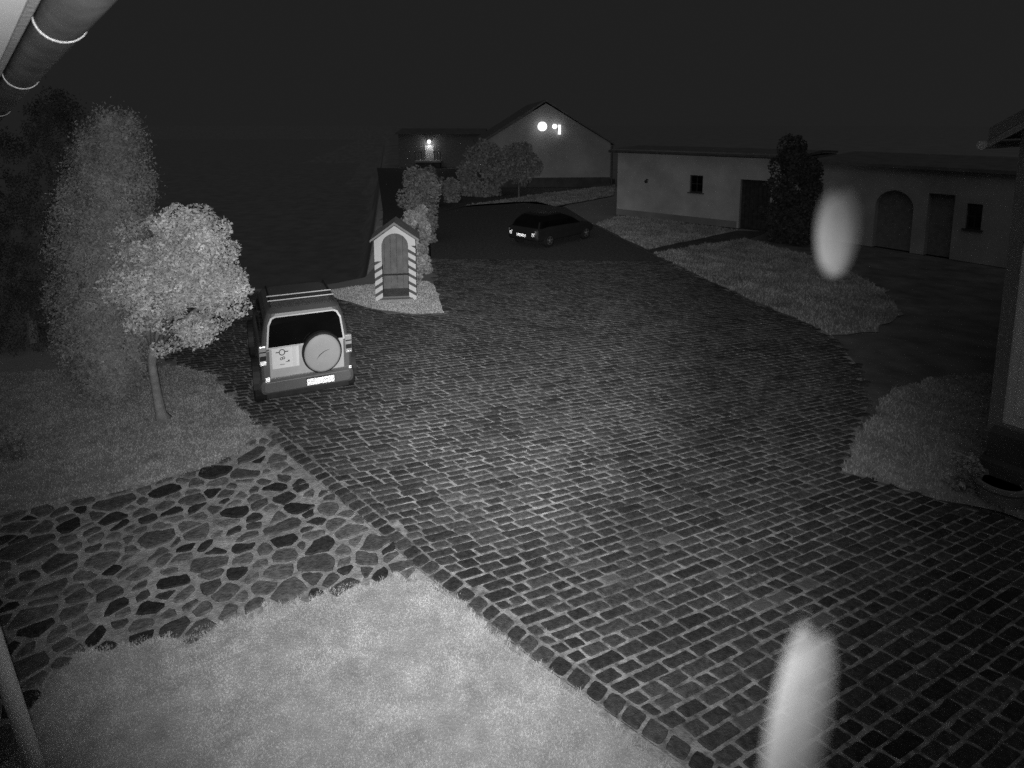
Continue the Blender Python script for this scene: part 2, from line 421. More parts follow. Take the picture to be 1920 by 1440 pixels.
for i in range(len(S)):
    if not inside(fpp, S[i:i + 1, 0], S[i:i + 1, 1])[0]: continue
    poly = [S[i] + np.array(c) * .7 for c in ((-1, -1), (1, -1), (1, 1), (-1, 1))]
    for jx in range(len(S)):
        if jx == i: continue
        d = S[jx] - S[i]; l = np.linalg.norm(d)
        if l > 1.4: continue
        n = d / l; wgt = SR[i] / (SR[i] + SR[jx])
        poly = clip(poly, n, n @ S[i] + l * wgt - random.uniform(.009, .030))
        if len(poly) < 3: break
    if len(poly) < 3: continue
    # dent, round and roughen the outline
    if random.random() < .4:
        a_ = random.uniform(0, 6.28); n = np.array([math.cos(a_), math.sin(a_)]); poly = clip(poly, n, n @ S[i] + SR[i] * random.uniform(.22, .42))
    if len(poly) < 3: continue
    pts = []
    for k in range(len(poly)):
        a, b = poly[k], poly[(k + 1) % len(poly)]; l = np.linalg.norm(b - a)
        if l < .012: continue
        m_ = max(1, int(l / .06))
        for t in range(m_):
            pts.append(a + (b - a) * t / m_)
    if len(pts) < 5: continue
    pts = np.array(pts); pts = pts * .74 + np.roll(pts, 1, 0) * .13 + np.roll(pts, -1, 0) * .13
    pts += rng.normal(0, .006, pts.shape)
    ins = inside(fpp, pts[:, 0], pts[:, 1])
    if ins.mean() < .55: continue
    c = pts.mean(0); top = random.uniform(.0, .014); k = len(pts); dd = c - pts; Ln = np.linalg.norm(dd, axis=1, keepdims=True)
    in2 = pts + dd / Ln * .014
    tl = rng.uniform(-.02, .02, 2)
    Vv = [(x - c[0], y - c[1], -.03) for x, y in pts] + [(x - c[0], y - c[1], top - .008) for x, y in pts + dd / Ln * .003] + [(x - c[0], y - c[1], top + (np.array([x, y]) - c) @ tl) for x, y in in2] + [(0, 0, top + random.uniform(-.003, .005))]
    Ff = []
    for a in range(k):
        b = (a + 1) % k
        Ff += [(a, b, k + b, k + a), (k + a, k + b, 2 * k + b, 2 * k + a), (2 * k + a, 2 * k + b, 3 * k)]
    me = bpy.data.meshes.new('flagstone'); me.from_pydata(Vv, [], Ff); me.materials.append(M['darkflag' if random.random() < .22 else 'flag'])
    o = bpy.data.objects.new('flagstone', me); C.objects.link(o); o.parent = fpath; o.location = (c[0], c[1], 0); cnt += 1

# ------------------------------------------------------------------ lawns
def grass(name, poly, n, hmin, hmax, z, parent, width=.006, m='blade'):
    poly = np.asarray([(p[0], p[1]) for p in poly]); lo, hi = poly.min(0), poly.max(0)
    X = rng.uniform(lo[0], hi[0], n * 3); Y = rng.uniform(lo[1], hi[1], n * 3); k = inside(poly, X, Y); X, Y = X[k][:n], Y[k][:n]; n = len(X)
    h = rng.uniform(hmin, hmax, n) * (1 + .35 * np.sin(X * 5.1 + 1.3 * np.sin(Y * 3)) * np.cos(Y * 4.3)); a = rng.uniform(0, 6.283, n); ln = rng.uniform(.3, 1.3, n) * h
    b = a + rng.normal(0, .7, n) + 1.57
    wx, wy = np.cos(a) * width, np.sin(a) * width
    V = np.zeros((n, 5, 3))
    V[:, 0] = np.stack([X - wx, Y - wy, np.full(n, z)], 1); V[:, 1] = np.stack([X + wx, Y + wy, np.full(n, z)], 1)
    mx, my = X + np.cos(b) * ln * .35, Y + np.sin(b) * ln * .35
    V[:, 2] = np.stack([mx + wx * .8, my + wy * .8, z + h * .65], 1); V[:, 3] = np.stack([mx - wx * .8, my - wy * .8, z + h * .65], 1)
    V[:, 4] = np.stack([X + np.cos(b) * ln, Y + np.sin(b) * ln, z + h], 1)
    i0 = (np.arange(n) * 5)[:, None]
    F = np.concatenate([i0 + [0, 1, 2], i0 + [0, 2, 3], i0 + [3, 2, 4]])
    o = np_mesh(name, V.reshape(-1, 3), F, m, parent); o['kind'] = 'stuff'; return o
def jag(pts, amp=.05, step=.18):           # ragged lawn outline
    out = []
    for i in range(len(pts)):
        a, b = pts[i], pts[(i + 1) % len(pts)]; l = (b - a).length; m = max(1, min(60, int(l / step)))
        for t in range(m):
            p = a + (b - a) * t / m; out.append(Vector((p.x + random.uniform(-amp, amp), p.y + random.uniform(-amp, amp), 0)))
    return out
nearP = W(nearEdge[::-1] + [(780, 1096), (830, 1115), (862, 1142), (930, 1196), (1000, 1254), (1080, 1316), (1150, 1372), (1235, 1432), (1330, 1540), (40, 1540)])
nearP = jag(nearP, .045, .10)
l1 = sheet('lawn', nearP, 0.004, 'turf', label='bright lawn in front between flagstone path and setts', cat='lawn')
grass('grass', nearP, 90000, .006, .015, .0, l1, .0045)
def tufts(poly, n, parent, m='blade'):      # loose tufts spilling over a lawn's edge
    pts = np.array([(p.x, p.y) for p in poly]); c = pts[rng.integers(0, len(pts), n // 14)] + rng.normal(0, .035, (n // 14, 2))
    p = np.repeat(c, 14, 0) + rng.normal(0, .016, (n // 14 * 14, 2)); n = len(p); a = rng.uniform(0, 6.283, n); h = rng.uniform(.012, .034, n); wd = .004
    V = np.zeros((n, 3, 3)); V[:, 0, 0] = p[:, 0] - np.cos(a) * wd; V[:, 0, 1] = p[:, 1] - np.sin(a) * wd; V[:, 1, 0] = p[:, 0] + np.cos(a) * wd; V[:, 1, 1] = p[:, 1] + np.sin(a) * wd
    V[:, :2, 2] = -.012; V[:, 2, :2] = p + rng.normal(0, .018, (n, 2)); V[:, 2, 2] = h
    o = np_mesh('grass_tufts', V.reshape(-1, 3), np.arange(3 * n).reshape(-1, 3), m, parent); o['kind'] = 'stuff'
tufts(nearP, 16000, l1)
leftP = jag(W([(490, 808), (455, 772), (425, 739), (400, 704), (340, 688), (200, 690), (0, 700), (-300, 705), (-300, 1030)] + lawnL_edge[::-1][1:]), .035, .15)
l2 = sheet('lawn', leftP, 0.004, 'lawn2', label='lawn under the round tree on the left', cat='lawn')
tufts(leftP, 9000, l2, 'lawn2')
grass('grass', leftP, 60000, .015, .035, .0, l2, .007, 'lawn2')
rightP = jag(W([(1668, 735), (1634, 775), (1606, 830), (1584, 886), (1640, 902), (1700, 918), (1760, 935), (1830, 953), (1925, 981), (2100, 1020), (2100, 760), (1900, 700), (1760, 706)]), .07, .22)
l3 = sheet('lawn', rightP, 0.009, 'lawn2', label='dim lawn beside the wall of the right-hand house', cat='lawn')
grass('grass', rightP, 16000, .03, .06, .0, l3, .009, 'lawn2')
midP = jag(W([(1222, 474), (1400, 447), (1560, 492), (1660, 545), (1690, 590), (1640, 622), (1562, 629), (1500, 601), (1400, 558), (1250, 488)]), .09, .30)
l4 = sheet('lawn', midP, 0.004, 'meadow', label='grass triangle between the footpath and the setts', cat='lawn')
grass('grass', midP, 16000, .04, .08, .0, l4, .014, 'meadow')
upP = jag(W([(1116, 420), (1160, 405), (1240, 412), (1385, 432), (1215, 468), (1180, 453)]), .05, .5)
l5 = sheet('lawn', upP, 0.004, 'meadow', label='grass between the low outbuilding and the footpath', cat='lawn')
grass('grass', upP, 8000, .05, .1, .0, l5, .02, 'meadow')
barnP = jag(W([(868, 386), (1000, 366), (1152, 347), (1152, 366), (1090, 378), (1040, 387), (1005, 378), (960, 379)]), .06, .7)
l6 = sheet('lawn', barnP, 0.004, 'meadow', label='pale grass verge in front of the gabled barn', cat='lawn')
grass('grass', barnP, 7000, .05, .1, .0, l6, .03, 'meadow')
islP = jag(W([(596, 548), (690, 535), (800, 528), (817, 540), (825, 565), (831, 589), (775, 591), (700, 581), (640, 564)]), .03, .25)
l7 = sheet('island', islP, 0.03, 'gravel', label='pale gravel island under the striped sentry box', cat='island')
grass('grass', islP, 9000, .015, .03, .03, l7, .008)
fc = sheet('forecourt', W([(1440, 436), (1512, 443), (1900, 505), (2060, 560), (2100, 800), (1600, 800), (1570, 640), (1480, 560), (1402, 449)]), -0.02, 'forecourt', label='dark forecourt along the stable range', cat='forecourt')
path = sheet('footpath', W([(1180, 455), (1215, 468), (1385, 432), (1440, 434), (1402, 447), (1222, 474)]), -0.006, 'soil', label='dark footpath leading to the outbuilding door', cat='footpath')
lv = []
for k in range(150):
    p = G(random.uniform(250, 1150), random.uniform(1110, 1438))
    if inside([(q.x, q.y) for q in nearP], np.array([p.x]), np.array([p.y]))[0]:
        a_ = random.uniform(0, 6.28); r_ = random.uniform(.006, .016); z_ = random.uniform(.028, .036)
        lv += [(p.x + math.cos(a_ + t) * r_ * (1 if q_ % 2 else .6), p.y + math.sin(a_ + t) * r_ * (1 if q_ % 2 else .6), z_ + random.uniform(0, .008)) for q_, t in enumerate((0, 1.57, 3.14, 4.71))]
o = np_mesh('petals', lv, np.arange(len(lv)).reshape(-1, 4), 'white', l1); o['kind'] = 'stuff'
vg = sheet('verge', [G(714, 501), G(788, 525)] + [G(*p) for p in ((806, 485), (804, 440), (820, 398), (868, 387), (1000, 367), (1153, 347), (1153, 335), (903, 340))] + [Vector((-6, 68, 0)), Vector((-15.2, 69, 0)), G(718, 396), G(717, 440)], -.02, 'farpave', label='dark bare verge below the bushes between drive and slope', cat='verge')
# weeds in the joints of the setts
wx, wy = [], []
for i in keep:
    if cs[i][1] < 15 and random.random() < .06:
        p = stones[i][random.randrange(len(stones[i]))]; 
        for _ in range(random.randint(2, 9)): wx.append(p[0] + random.gauss(0, .012)); wy.append(p[1] + random.gauss(0, .012))
n = len(wx); X = np.array(wx); Y = np.array(wy); a = rng.uniform(0, 6.28, n); h = rng.uniform(.015, .04, n); wd = .006
V = np.stack([np.stack([X - np.cos(a) * wd, Y - np.sin(a) * wd, np.full(n, -.01)], 1), np.stack([X + np.cos(a) * wd, Y + np.sin(a) * wd, np.full(n, -.01)], 1), np.stack([X + rng.normal(0, .012, n), Y + rng.normal(0, .012, n), h * .8], 1)], 1).reshape(-1, 3)
o = np_mesh('weeds', V, np.arange(3 * n).reshape(-1, 3), 'meadow', pave); o['kind'] = 'stuff'

# ------------------------------------------------------------------ buildings
def wall_mb(w_, h_, t_, openings):         # local: x 0..w, z 0..h, front face at y=0, thickness to +y
    xs = sorted({0, w_} | {a for o in openings for a in o[:2]}); zs = sorted({0, h_} | {a for o in openings for a in o[2:]})
    mb = MB()
    for x0, x1 in zip(xs, xs[1:]):
        z_run = None
        for z0, z1 in zip(zs, zs[1:]):
            cx, cz = (x0 + x1) / 2, (z0 + z1) / 2
            if any(o[0] < cx < o[1] and o[2] < cz < o[3] for o in openings): continue
            mb.box(x0, x1, 0, t_, z0, z1)
    return mb
def window(parent, x0, x1, z0, z1, y=.1, m='glass', frame='darkwood', bars=True):
    f = MB(); t = .06
    f.box(x0, x0 + t, y, y + .06, z0, z1); f.box(x1 - t, x1, y, y + .06, z0, z1); f.box(x0 + t, x1 - t, y, y + .06, z0, z0 + t); f.box(x0 + t, x1 - t, y, y + .06, z1 - t, z1)
    if bars: f.box((x0 + x1) / 2 - .02, (x0 + x1) / 2 + .02, y + .004, y + .05, z0 + t, z1 - t); f.box(x0 + t, x1 - t, y + .008, y + .046, (z0 + z1) / 2 - .02, (z0 + z1) / 2 + .02)
    fr = f.build('window', frame, parent)
    MB().box(x0 + t, x1 - t, y + .02, y + .03, z0 + t, z1 - t).build('pane', m, fr)
    MB().box(x0 - .08, x1 + .08, -.07, y, z0 - .05, z0).build('sill', 'plinth', fr)
    return fr
def oriented(a, b):                        # root matrix data for a facade running from a to b (front to the right-hand side of b-a seen from above is -y local)
    d = b - a; return a, math.atan2(d.y, d.x), d.length

# long low outbuilding
a, rz, ln = oriented(G(1156, 402), G(1500, 441))
ob = thing('outbuilding', 'long low pale outbuilding with small window and wide dark doorway', 'building', a, rz)
def fx(px, yy):                            # facade x of a photo column
    d = pix_dir(px, yy); n = Vector((-math.sin(rz), math.cos(rz), 0)); t = (a - Vector((0, 0, CAM_H))).dot(n) / d.dot(n)
    p = Vector((0, 0, CAM_H)) + d * t - a; return p.dot(Vector((math.cos(rz), math.sin(rz), 0))), p.z
wx0, wz1 = fx(1294, 328); wx1, wz0 = fx(1317, 362); dx0, dz1 = fx(1389, 336); dx1, _ = fx(1446, 336)
_, eav = fx(1156, 283)
wall_mb(ln, eav, .4, [(wx0, wx1, wz0, wz1), (dx0, dx1, 0, dz1)]).build('wall', 'plaster', ob)
MB().box(0, .4, .4, 5, 0, eav).build('end_wall', 'dplaster', ob)
MB().box(ln - .4, ln, .4, 5, 0, eav).build('end_wall', 'dplaster', ob)
MB().box(.4, ln - .4, 4.6, 5, 0, eav).build('back_wall', 'dplaster', ob)
MB().prism([(-.25, eav + .02), (2.5, eav + .12), (5.2, eav + .02), (5.2, eav + .12), (2.5, eav + .24), (-.25, eav + .12)], 'x', -.2, ln + .02).build('roof', 'roof', ob)
window(ob, wx0, wx1, wz0, wz1)
dr = MB().box(dx0, dx1, .22, .28, .02, dz1 - .01).build('door', 'darkwood', ob)
for k in range(7):
    xx = dx0 + (dx1 - dx0) * k / 7; MB().box(xx + .012, xx + (dx1 - dx0) / 7 - .012, .19, .218, .04, dz1 - .03).build('board', 'darkwood', dr)
MB().box(dx0 + .1, dx0 + .13, .15, .189, 1.0, 1.2).build('handle', 'zinc', dr)
lx, lz = fx(1215, 337)
MB().tube([(lx, .0, lz), (lx, -.12, lz + .03), (lx, -.2, lz - .02)], .03).ball((lx, -.2, lz - .08), .09).build('wall_lantern', 'darkwood', ob)
MB().box(.0, dx0 - .1, -.035, -.003, 0, .32).build('plinth', 'dplaster', ob)
MB().box(dx1 + .1, ln, -.035, -.003, 0, .32).build('plinth', 'dplaster', ob)
MB().tube([(-.3, -.42, eav + .0), (ln + .25, -.42, eav - .03)], .07).build('gutter', 'zinc', ob)

# stable range further right
a, rz, ln = oriented(G(1512, 443), G(1900, 505))
st = thing('stable', 'dim stable range with arched doorway at the right behind the lawn', 'building', a, rz)
s0, s1 = fx(1640, 400)[0], fx(1712, 400)[0]; d0, dz = fx(1742, 362); d1 = fx(1792, 362)[0]; w0, w1 = fx(1815, 370)[0], fx(1845, 370)[0]
_, eav = fx(1620, 312)
wall_mb(ln, eav, .4, [(s0, s1, 0, 2.35), (d0, d1, 0, min(dz, 2.4)), (w0, w1, 1.2, 2.1)]).build('wall', 'stplaster', st)
r_ = (s1 - s0) / 2; cxx = (s0 + s1) / 2                       # arch spandrels
for sg in (-1, 1):
    pts = [(cxx + sg * r_, 2.352)] + [(cxx + sg * r_ * math.cos(t), 1.65 + .69 * math.sin(t)) for t in np.linspace(math.pi / 2, 0, 9)]
    MB().prism(pts if sg < 0 else pts[::-1], 'y', .003, .39).build('arch_spandrel', 'stplaster', st)
MB().box(s0, s1, .25, .3, .01, 2.34).build('arched_door', 'wood', st)
MB().box(d0, d1, .25, .3, .01, min(dz, 2.4) - .01).build('door', 'wood', st)
window(st, w0, w1, 1.2, 2.1)
MB().box(0, ln, 6.6, 7, 0, eav).box(0, .4, .4, 6.6, 0, eav).box(ln - .4, ln, .4, 6.6, 0, eav).build('rear_walls', 'dplaster', st)
MB().prism([(-.25, eav + .02), (3.5, eav + .3), (7.3, eav + .02), (7.3, eav + .14), (3.5, eav + .44), (-.25, eav + .14)], 'x', -.05, ln + .2).build('roof', 'roof', st)

# gabled barn with lamps
a = G(903, 352); b = G(1143, 350); a, rz, ln = oriented(a, b)
bn = thing('barn', 'tall gabled barn with two lit lamps high on its gable', 'barn', a, rz)
_, ev = fx(1143, 268); axx, ap = fx(1024, 190)
MB().prism([(0, 0), (ln, 0), (ln, ev), (axx, ap - .15), (0, ev)], 'y', 0, .4).build('gable_wall', 'gplaster', bn)
MB().box(0, .4, .4, 14, 0, ev - .05).build('side_wall', 'dplaster', bn)
MB().box(ln - .4, ln, .4, 14, 0, ev - .05).build('side_wall', 'dplaster', bn)
for sg, xe in ((-1, -.35), (1, ln + .35)):
    zz = ev - .3 * (ap - ev) / (ln / 2)
    MB().prism([(xe, zz), (axx, ap), (axx, ap + .14), (xe, zz + .14)], 'y', -.12, 14.2).build('roof', 'roof', bn)
MB().box(-.03, ln + .03, -.05, -.003, 0, .75).build('plinth', 'plinth', bn)
MB().tube([(ln + .12, -.1, ev - .2), (ln + .12, -.1, .1)], .06).build('downpipe', 'zinc', bn)
def barn_pt(px, py): x, z = fx(px, py); return x, z
def on_facade(x, y, z):
    ca, sa = math.cos(rz), math.sin(rz); return a + Vector((ca * x - sa * y, sa * x + ca * y, z))
def lamp(name, label, px, py, r, tube=None):
    x, z = fx(px, py); t = thing(name, label, 'lamp', on_facade(x, -.004, z), rz, 'lit lamps on the barn gable')
    MB().box(-.12, .12, -.05, 0, -.12, .12).build('mounting_plate', 'zinc', t)
    MB().tube([(0, -.05, 0), (0, -.22, .02)], .035).build('arm', 'zinc', t)
    if tube: MB().tube([(0, -.26, -tube), (0, -.26, tube)], r).build('lamp_tube', 'glow', t)
    else: MB().ball((0, -.22 - r, 0), r, 16, 10).build('lamp_globe', 'glow', t, smooth=True)
    return t
lamp('wall_lamp', 'largest bright round lamp on the barn gable', 1015, 237, .36)
lamp('wall_lamp', 'smaller round lamp just right of the large one on the gable', 1038.5, 237, .19)
lamp('tube_lamp', 'upright tube lamp at the right end of the gable lamps', 1048, 243, .10, tube=.36)

# far house with lit doorway
HY = 70.0
pL, pR = P(748, 300, HY), P(905, 300, HY); pL.z = pR.z = 0
a, rz, ln = oriented(pL, pR)
fh = thing('far_house', 'dark distant house with one lit doorway', 'house', a, rz)
q0, qz0 = fx(797.5, 300); q1, qz1 = fx(812.5, 272)
sl = qz0
_, top = fx(805, 252)
wall_mb(ln, top, .4, [(q0, q1, sl, qz1)]).build('wall', 'wood', fh)
MB().box(0, ln, 8, 8.4, 0, top).box(0, .4, .4, 8, 0, top).box(ln - .4, ln, .4, 8, 0, top).build('rear_walls', 'wood', fh)
MB().prism([(-.4, top + .02), (4.2, top + .5), (8.8, top + .02), (8.8, top + .16), (4.2, top + .64), (-.4, top + .16)], 'x', -.3, ln + .3).build('roof', 'roof', fh)
dd = MB().box(q0, q1, .1, .16, sl + .01, qz1 - .01).build('door', 'white', fh)
MB().box(q0 + .12, q1 - .12, .085, .098, sl + .15, sl + .8).box(q0 + .12, q1 - .12, .085, .098, sl + .95, qz1 - .2).build('door_panel', 'white', dd)
MB().box(q1 - .1, q1 - .05, .04, .098, sl + .95, sl + 1.05).build('handle', 'zinc', dd)
l0, l1_ = fx(781, 302)[0], fx(829, 302)[0]
MB().box(l0, l1_, -1.3, -.003, sl - .2, sl - .01).build('landing', 'plaster', fh)
MB().box(l0 + .1, l1_ - .1, -1.2, -.01, 0, sl - .2).build('landing_base', 'plinth', fh)
for x0_ in np.linspace(l0 + .04, l1_ - .04, 9):
    if q0 - .1 < x0_ < q1 + .1: continue
    MB().tube([(x0_, -1.25, sl - .008), (x0_, -1.25, sl + .95)], .025, 6).build('baluster', 'darkwood', fh)
MB().tube([(l0, -1.25, sl + .97), (q0 - .15, -1.25, sl + .97)], .03, 6).build('handrail', 'darkwood', fh)
MB().tube([(q1 + .15, -1.25, sl + .97), (l1_, -1.25, sl + .97)], .03, 6).build('handrail', 'darkwood', fh)
for k in range(3):
    MB().box(q0 - .1, q1 + .1, -1.3 - .3 * (k + 1), -1.3 - .3 * k, 0, sl - .2 - .22 * k - .03).build('step', 'plinth', fh)
x, z = fx(805, 265)
pl = thing('porch_lamp', 'small lit lamp above the far doorway', 'lamp', on_facade(x, 0, z), rz)
MB().box(-.08, .08, -.06, -.003, -.1, .1).build('mounting_plate', 'zinc', pl)
MB().ball((0, -.25, 0), .2, 14, 8).build('lamp_globe', 'glow', pl, smooth=True)
pd = bpy.data.lights.new('porch_light', 'POINT'); pd.energy = 17; pd.shadow_soft_size = .1
po = bpy.data.objects.new('porch_light', pd); C.objects.link(po); po.parent = pl; po.location = (0, -.42, -.30)

# house at the right edge of the picture: a gable end whose rake rises to the right
a = G(1842, 884); rz = R(-52)
rh = thing('right_house', 'gable end of a plastered house with white door at the right edge', 'house', a, rz)
eh, gw = 4.82, 7.0; ap_ = eh + gw / 2 * .72
wall_mb(gw, eh, .4, [(.15, 1.22, .78, 3.35)]).build('wall', 'dplaster', rh)
MB().prism([(0, eh + .002), (gw, eh + .002), (gw / 2, ap_)], 'y', 0, .4).build('gable', 'dplaster', rh)
MB().box(0, .4, .4, 9, 0, eh).build('side_wall', 'dplaster', rh)
MB().box(gw - .4, gw, .4, 9, 0, eh).build('side_wall', 'dplaster', rh)
dw = MB().box(.15, 1.22, .03, .09, .79, 3.34).build('door', 'white', rh)
MB().box(.27, 1.10, .015, .028, .95, 1.9).build('door_panel', 'white', dw); MB().box(.27, 1.10, .015, .028, 2.05, 3.2).build('door_panel', 'white', dw)
MB().box(1.14, 1.18, -.03, .028, 1.75, 1.9).build('door_handle', 'zinc', dw)
MB().box(.04, 1.37, -.45, -.01, .0, .38).build('step', 'plinth', rh); MB().box(.08, 1.30, -.28, -.012, .383, .74).build('step', 'plinth', rh)
MB().box(1.40, gw, -.05, -.003, 0, .6).build('plinth', 'plinth', rh)
for x0, x1 in ((-.27, gw / 2), (gw + .27, gw / 2)):
    z0 = eh - .27 * .72 + .06; MB().prism([(x0, z0), (x1, ap_ + .06), (x1, ap_ + .22), (x0, z0 + .16)], 'y', -.3, 9.3).build('roof', 'roof', rh)
    MB().prism([(x0, z0 - .10), (x1, ap_ - .04), (x1, ap_ + .057), (x0, z0 - .003)], 'y', -.29, -.25).build('barge_board', 'greywood', rh)
MB().tube([(-.32, -.36, eh - .20), (-.32, 9.2, eh - .23)], .06, 10).build('gutter', 'zincb', rh)

# the house that carries the camera: eave, gutter and downpipe at the left
g1 = P(118, 30, 2.3); vp = pix_dir(-97, 329).normalized(); vp.normalize()
hd = Vector((vp.x, vp.y, 0)).normalized(); left = Vector((-hd.y, hd.x, 0))
hh = thing('house_eave', 'white eave with dark half-round gutter in the top left corner', 'house', (0, 0, 0))
def ev_pt(s, o_, dz): return g1 + vp * s + left * o_ + Vector((0, 0, dz))
rg = .082
def half(s, r, flat=False, n=12):
    c = ev_pt(s, 0, 0); return [c + left * (r * math.cos(t)) + Vector((0, 0, -r * math.sin(t))) for t in np.linspace(0, math.pi, n)]
gm = MB().loft([half(s, rg) for s in (-3, 0, 3, 7)], cap=False, closed=False)
gu = gm.build('gutter', 'zinc', hh, smooth=True)
sm = gu.modifiers.new('solid', 'SOLIDIFY'); sm.thickness = .004; sm.offset = 0
MB().tube([ev_pt(-3, -rg, .004), ev_pt(7, -rg, .004)], .011, 8).build('gutter_bead', 'zinc', gu, smooth=True)
for s in (-1.3, .06, 1.72, 3.9):
    m_ = MB(); path = [c for c in half(s, rg + .005, n=14)]
    m_.loft([[p + vp * dx for p in path] for dx in (-.013, .013)], cap=False, closed=False)
    bk = m_.build('gutter_bracket', 'zincb', gu, smooth=True); q = bk.modifiers.new('solid', 'SOLIDIFY'); q.thickness = .004; q.offset = 1
fa = MB()
r0 = [ev_pt(-3, rg + .02, .10), ev_pt(-3, rg + .02, -.035), ev_pt(-3, rg + .045, -.035), ev_pt(-3, rg + .045, .10)]
fa.loft([r0, [p + vp * 10 for p in r0]]).build('fascia', 'greywood', hh)
sf = MB(); r0 = [ev_pt(-3, rg + .048, -.03), ev_pt(-3, 1.0, -.03), ev_pt(-3, 1.0, .0), ev_pt(-3, rg + .048, .0)]
sf.loft([r0, [p + vp * 10 for p in r0]]).build('soffit', 'white', hh)
rf = MB(); r0 = [ev_pt(-3, -.05, .1), ev_pt(-3, 1.6, 1.1), ev_pt(-3, 1.6, 1.2), ev_pt(-3, -.05, .16)]
rf.loft([r0, [p + vp * 10 for p in r0]]).build('roof', 'roof', hh)
wl = MB(); r0 = [Vector((ev_pt(-3, 1.002, 0).x, ev_pt(-3, 1.002, 0).y, z)) for z in (0, 5.0)] + [Vector((ev_pt(-3, 1.4, 0).x, ev_pt(-3, 1.4, 0).y, z)) for z in (5.0, 0)]
wl.loft([r0, [p + hd * 9 for p in r0]]).build('wall', 'plaster', hh)
# downpipe at the wall: straight pipe with a slanting shoe
b0 = G(72, 1452, .05); b1 = P(18, 1292, b0.y - .28)
MB().tube([b0 + (b0 - b1) * .5, b0, b1, b1 + (b1 - b0) * 1.2, b1 + (b1 - b0) * 1.2 + Vector((-.15, 0, 3.2))], .052, 14).build('downpipe', 'white', hh, smooth=True)

# ------------------------------------------------------------------ sentry box
pb = G(743, 565); 
sb = thing('sentry_box', 'wooden sentry box with striped front posts and gabled roof', 'sentry box', (pb.x, pb.y, .032), R(8))
hw, dp, ez = .56, .95, 1.68
bd = MB().box(-hw + .04, hw - .04, .05, dp - .05, 0, .1).build('floor', 'wood', sb)
MB().box(-hw + .12, hw - .10, -.13, .049, .0, .06).build('step', 'greywood', sb)
def panel(x0, x1, y0, y1): return MB().box(x0, x1, y0, y1, .1, ez)
for sx in (-1, 1):
    wv = None
    for k in range(6):
        y0 = .06 + k * (dp - .1) / 6
        MB().box(sx * hw - (.03 if sx > 0 else 0), sx * hw + (0 if sx > 0 else .03), y0 + .003, y0 + (dp - .1) / 6 - .003, 0, ez).build('side_board', 'wood', sb)
for k in range(6):
    x0 = -hw + .03 + k * (2 * hw - .06) / 6
    MB().box(x0 + .003, x0 + (2 * hw - .06) / 6 - .003, dp - .045, dp - .015, 0, ez + (.2 if k in (1, 4) else .34 if k in (2, 3) else .04)).build('back_board', 'wood', sb)  # darker boards put the shade of the recess into the colour
ow = .36
MB().box(-hw, -ow, -.0, .05, 0, ez - .15).build('front_post', 'stripeL', sb)
MB().box(ow, hw, -.0, .05, 0, ez - .15).build('front_post', 'stripeR', sb)
arc = [(ow * math.cos(t), ez - .15 + .36 * math.sin(t)) for t in np.linspace(0, math.pi, 17)]
for sg in (-1, 1):
    half_arc = [(x, z) for x, z in arc if x * sg >= -1e-6]
    half_arc = sorted(half_arc, key=lambda p: p[1])
    pts = [(sg * hw, ez - .148), (sg * hw, ez + .02), (0, ez + .42)] + half_arc[::-1]
    MB().prism(pts, 'y', .002, .048).build('gable_board', 'white', sb)
for sg in (-1, 1):
    MB().prism([(0, ez + .47), (sg * (hw + .1), ez - .01), (sg * (hw + .1), ez + .05), (0, ez + .53)], 'y', -.10, dp + .08).build('roof_slab', 'greywood', sb)
MB().box(-ow + .002, ow - .002, .36, .40, .62, .66).build('cross_bar', 'darkwood', sb)
for sg in (-1, 1):
    MB().box(sg * ow - .02, sg * ow + .02, .053, .12, .1, 1.0).build('inner_jamb', 'darkwood', sb)

# ------------------------------------------------------------------ vehicles
def rrect(hx, hy, r, n=4, cx=0, cy=0):
    out = []
    for q, (sx, sy) in enumerate(((1, 1), (-1, 1), (-1, -1), (1, -1))):
        for k in range(n + 1):
            t = math.pi / 2 * (q + k / n); out.append((cx + sx * (hx - r) + r * math.cos(t), cy + sy * (hy - r) + r * math.sin(t)))
    return out
def prisms(w_, h_, s, y=0.0):               # corner-cube prisms filling a w x h field, open towards -y
    mb = MB(); hgt = s * math.sqrt(3) / 2; dep = s / math.sqrt(6); rows = max(1, int(h_ / hgt)); cols = max(1, int(w_ / (s / 2)) - 1)
    h_ = rows * hgt
    for r in range(rows):
        z0 = -h_ / 2 + r * hgt
        for c in range(cols):
            x0 = -w_ / 2 + c * s / 2
            up = (r + c) % 2 == 0
            tri = [(x0, z0), (x0 + s, z0), (x0 + s / 2, z0 + hgt)] if up else [(x0, z0 + hgt), (x0 + s, z0 + hgt), (x0 + s / 2, z0)]
            cx = sum(t[0] for t in tri) / 3; cz = sum(t[1] for t in tri) / 3
            mb.add([(x, y, z) for x, z in tri] + [(cx, y + dep, cz)], [(0, 1, 3), (1, 2, 3), (2, 0, 3)])
    return mb
def disc_y(r, y0, y1, n=20, cx=0, cz=0, r1=None):
    r1 = r if r1 is None else r1
    return MB().loft([[(cx + r * math.cos(2 * math.pi * k / n), y0, cz + r * math.sin(2 * math.pi * k / n)) for k in range(n)], [(cx + r1 * math.cos(2 * math.pi * k / n), y1, cz + r1 * math.sin(2 * math.pi * k / n)) for k in range(n)]])
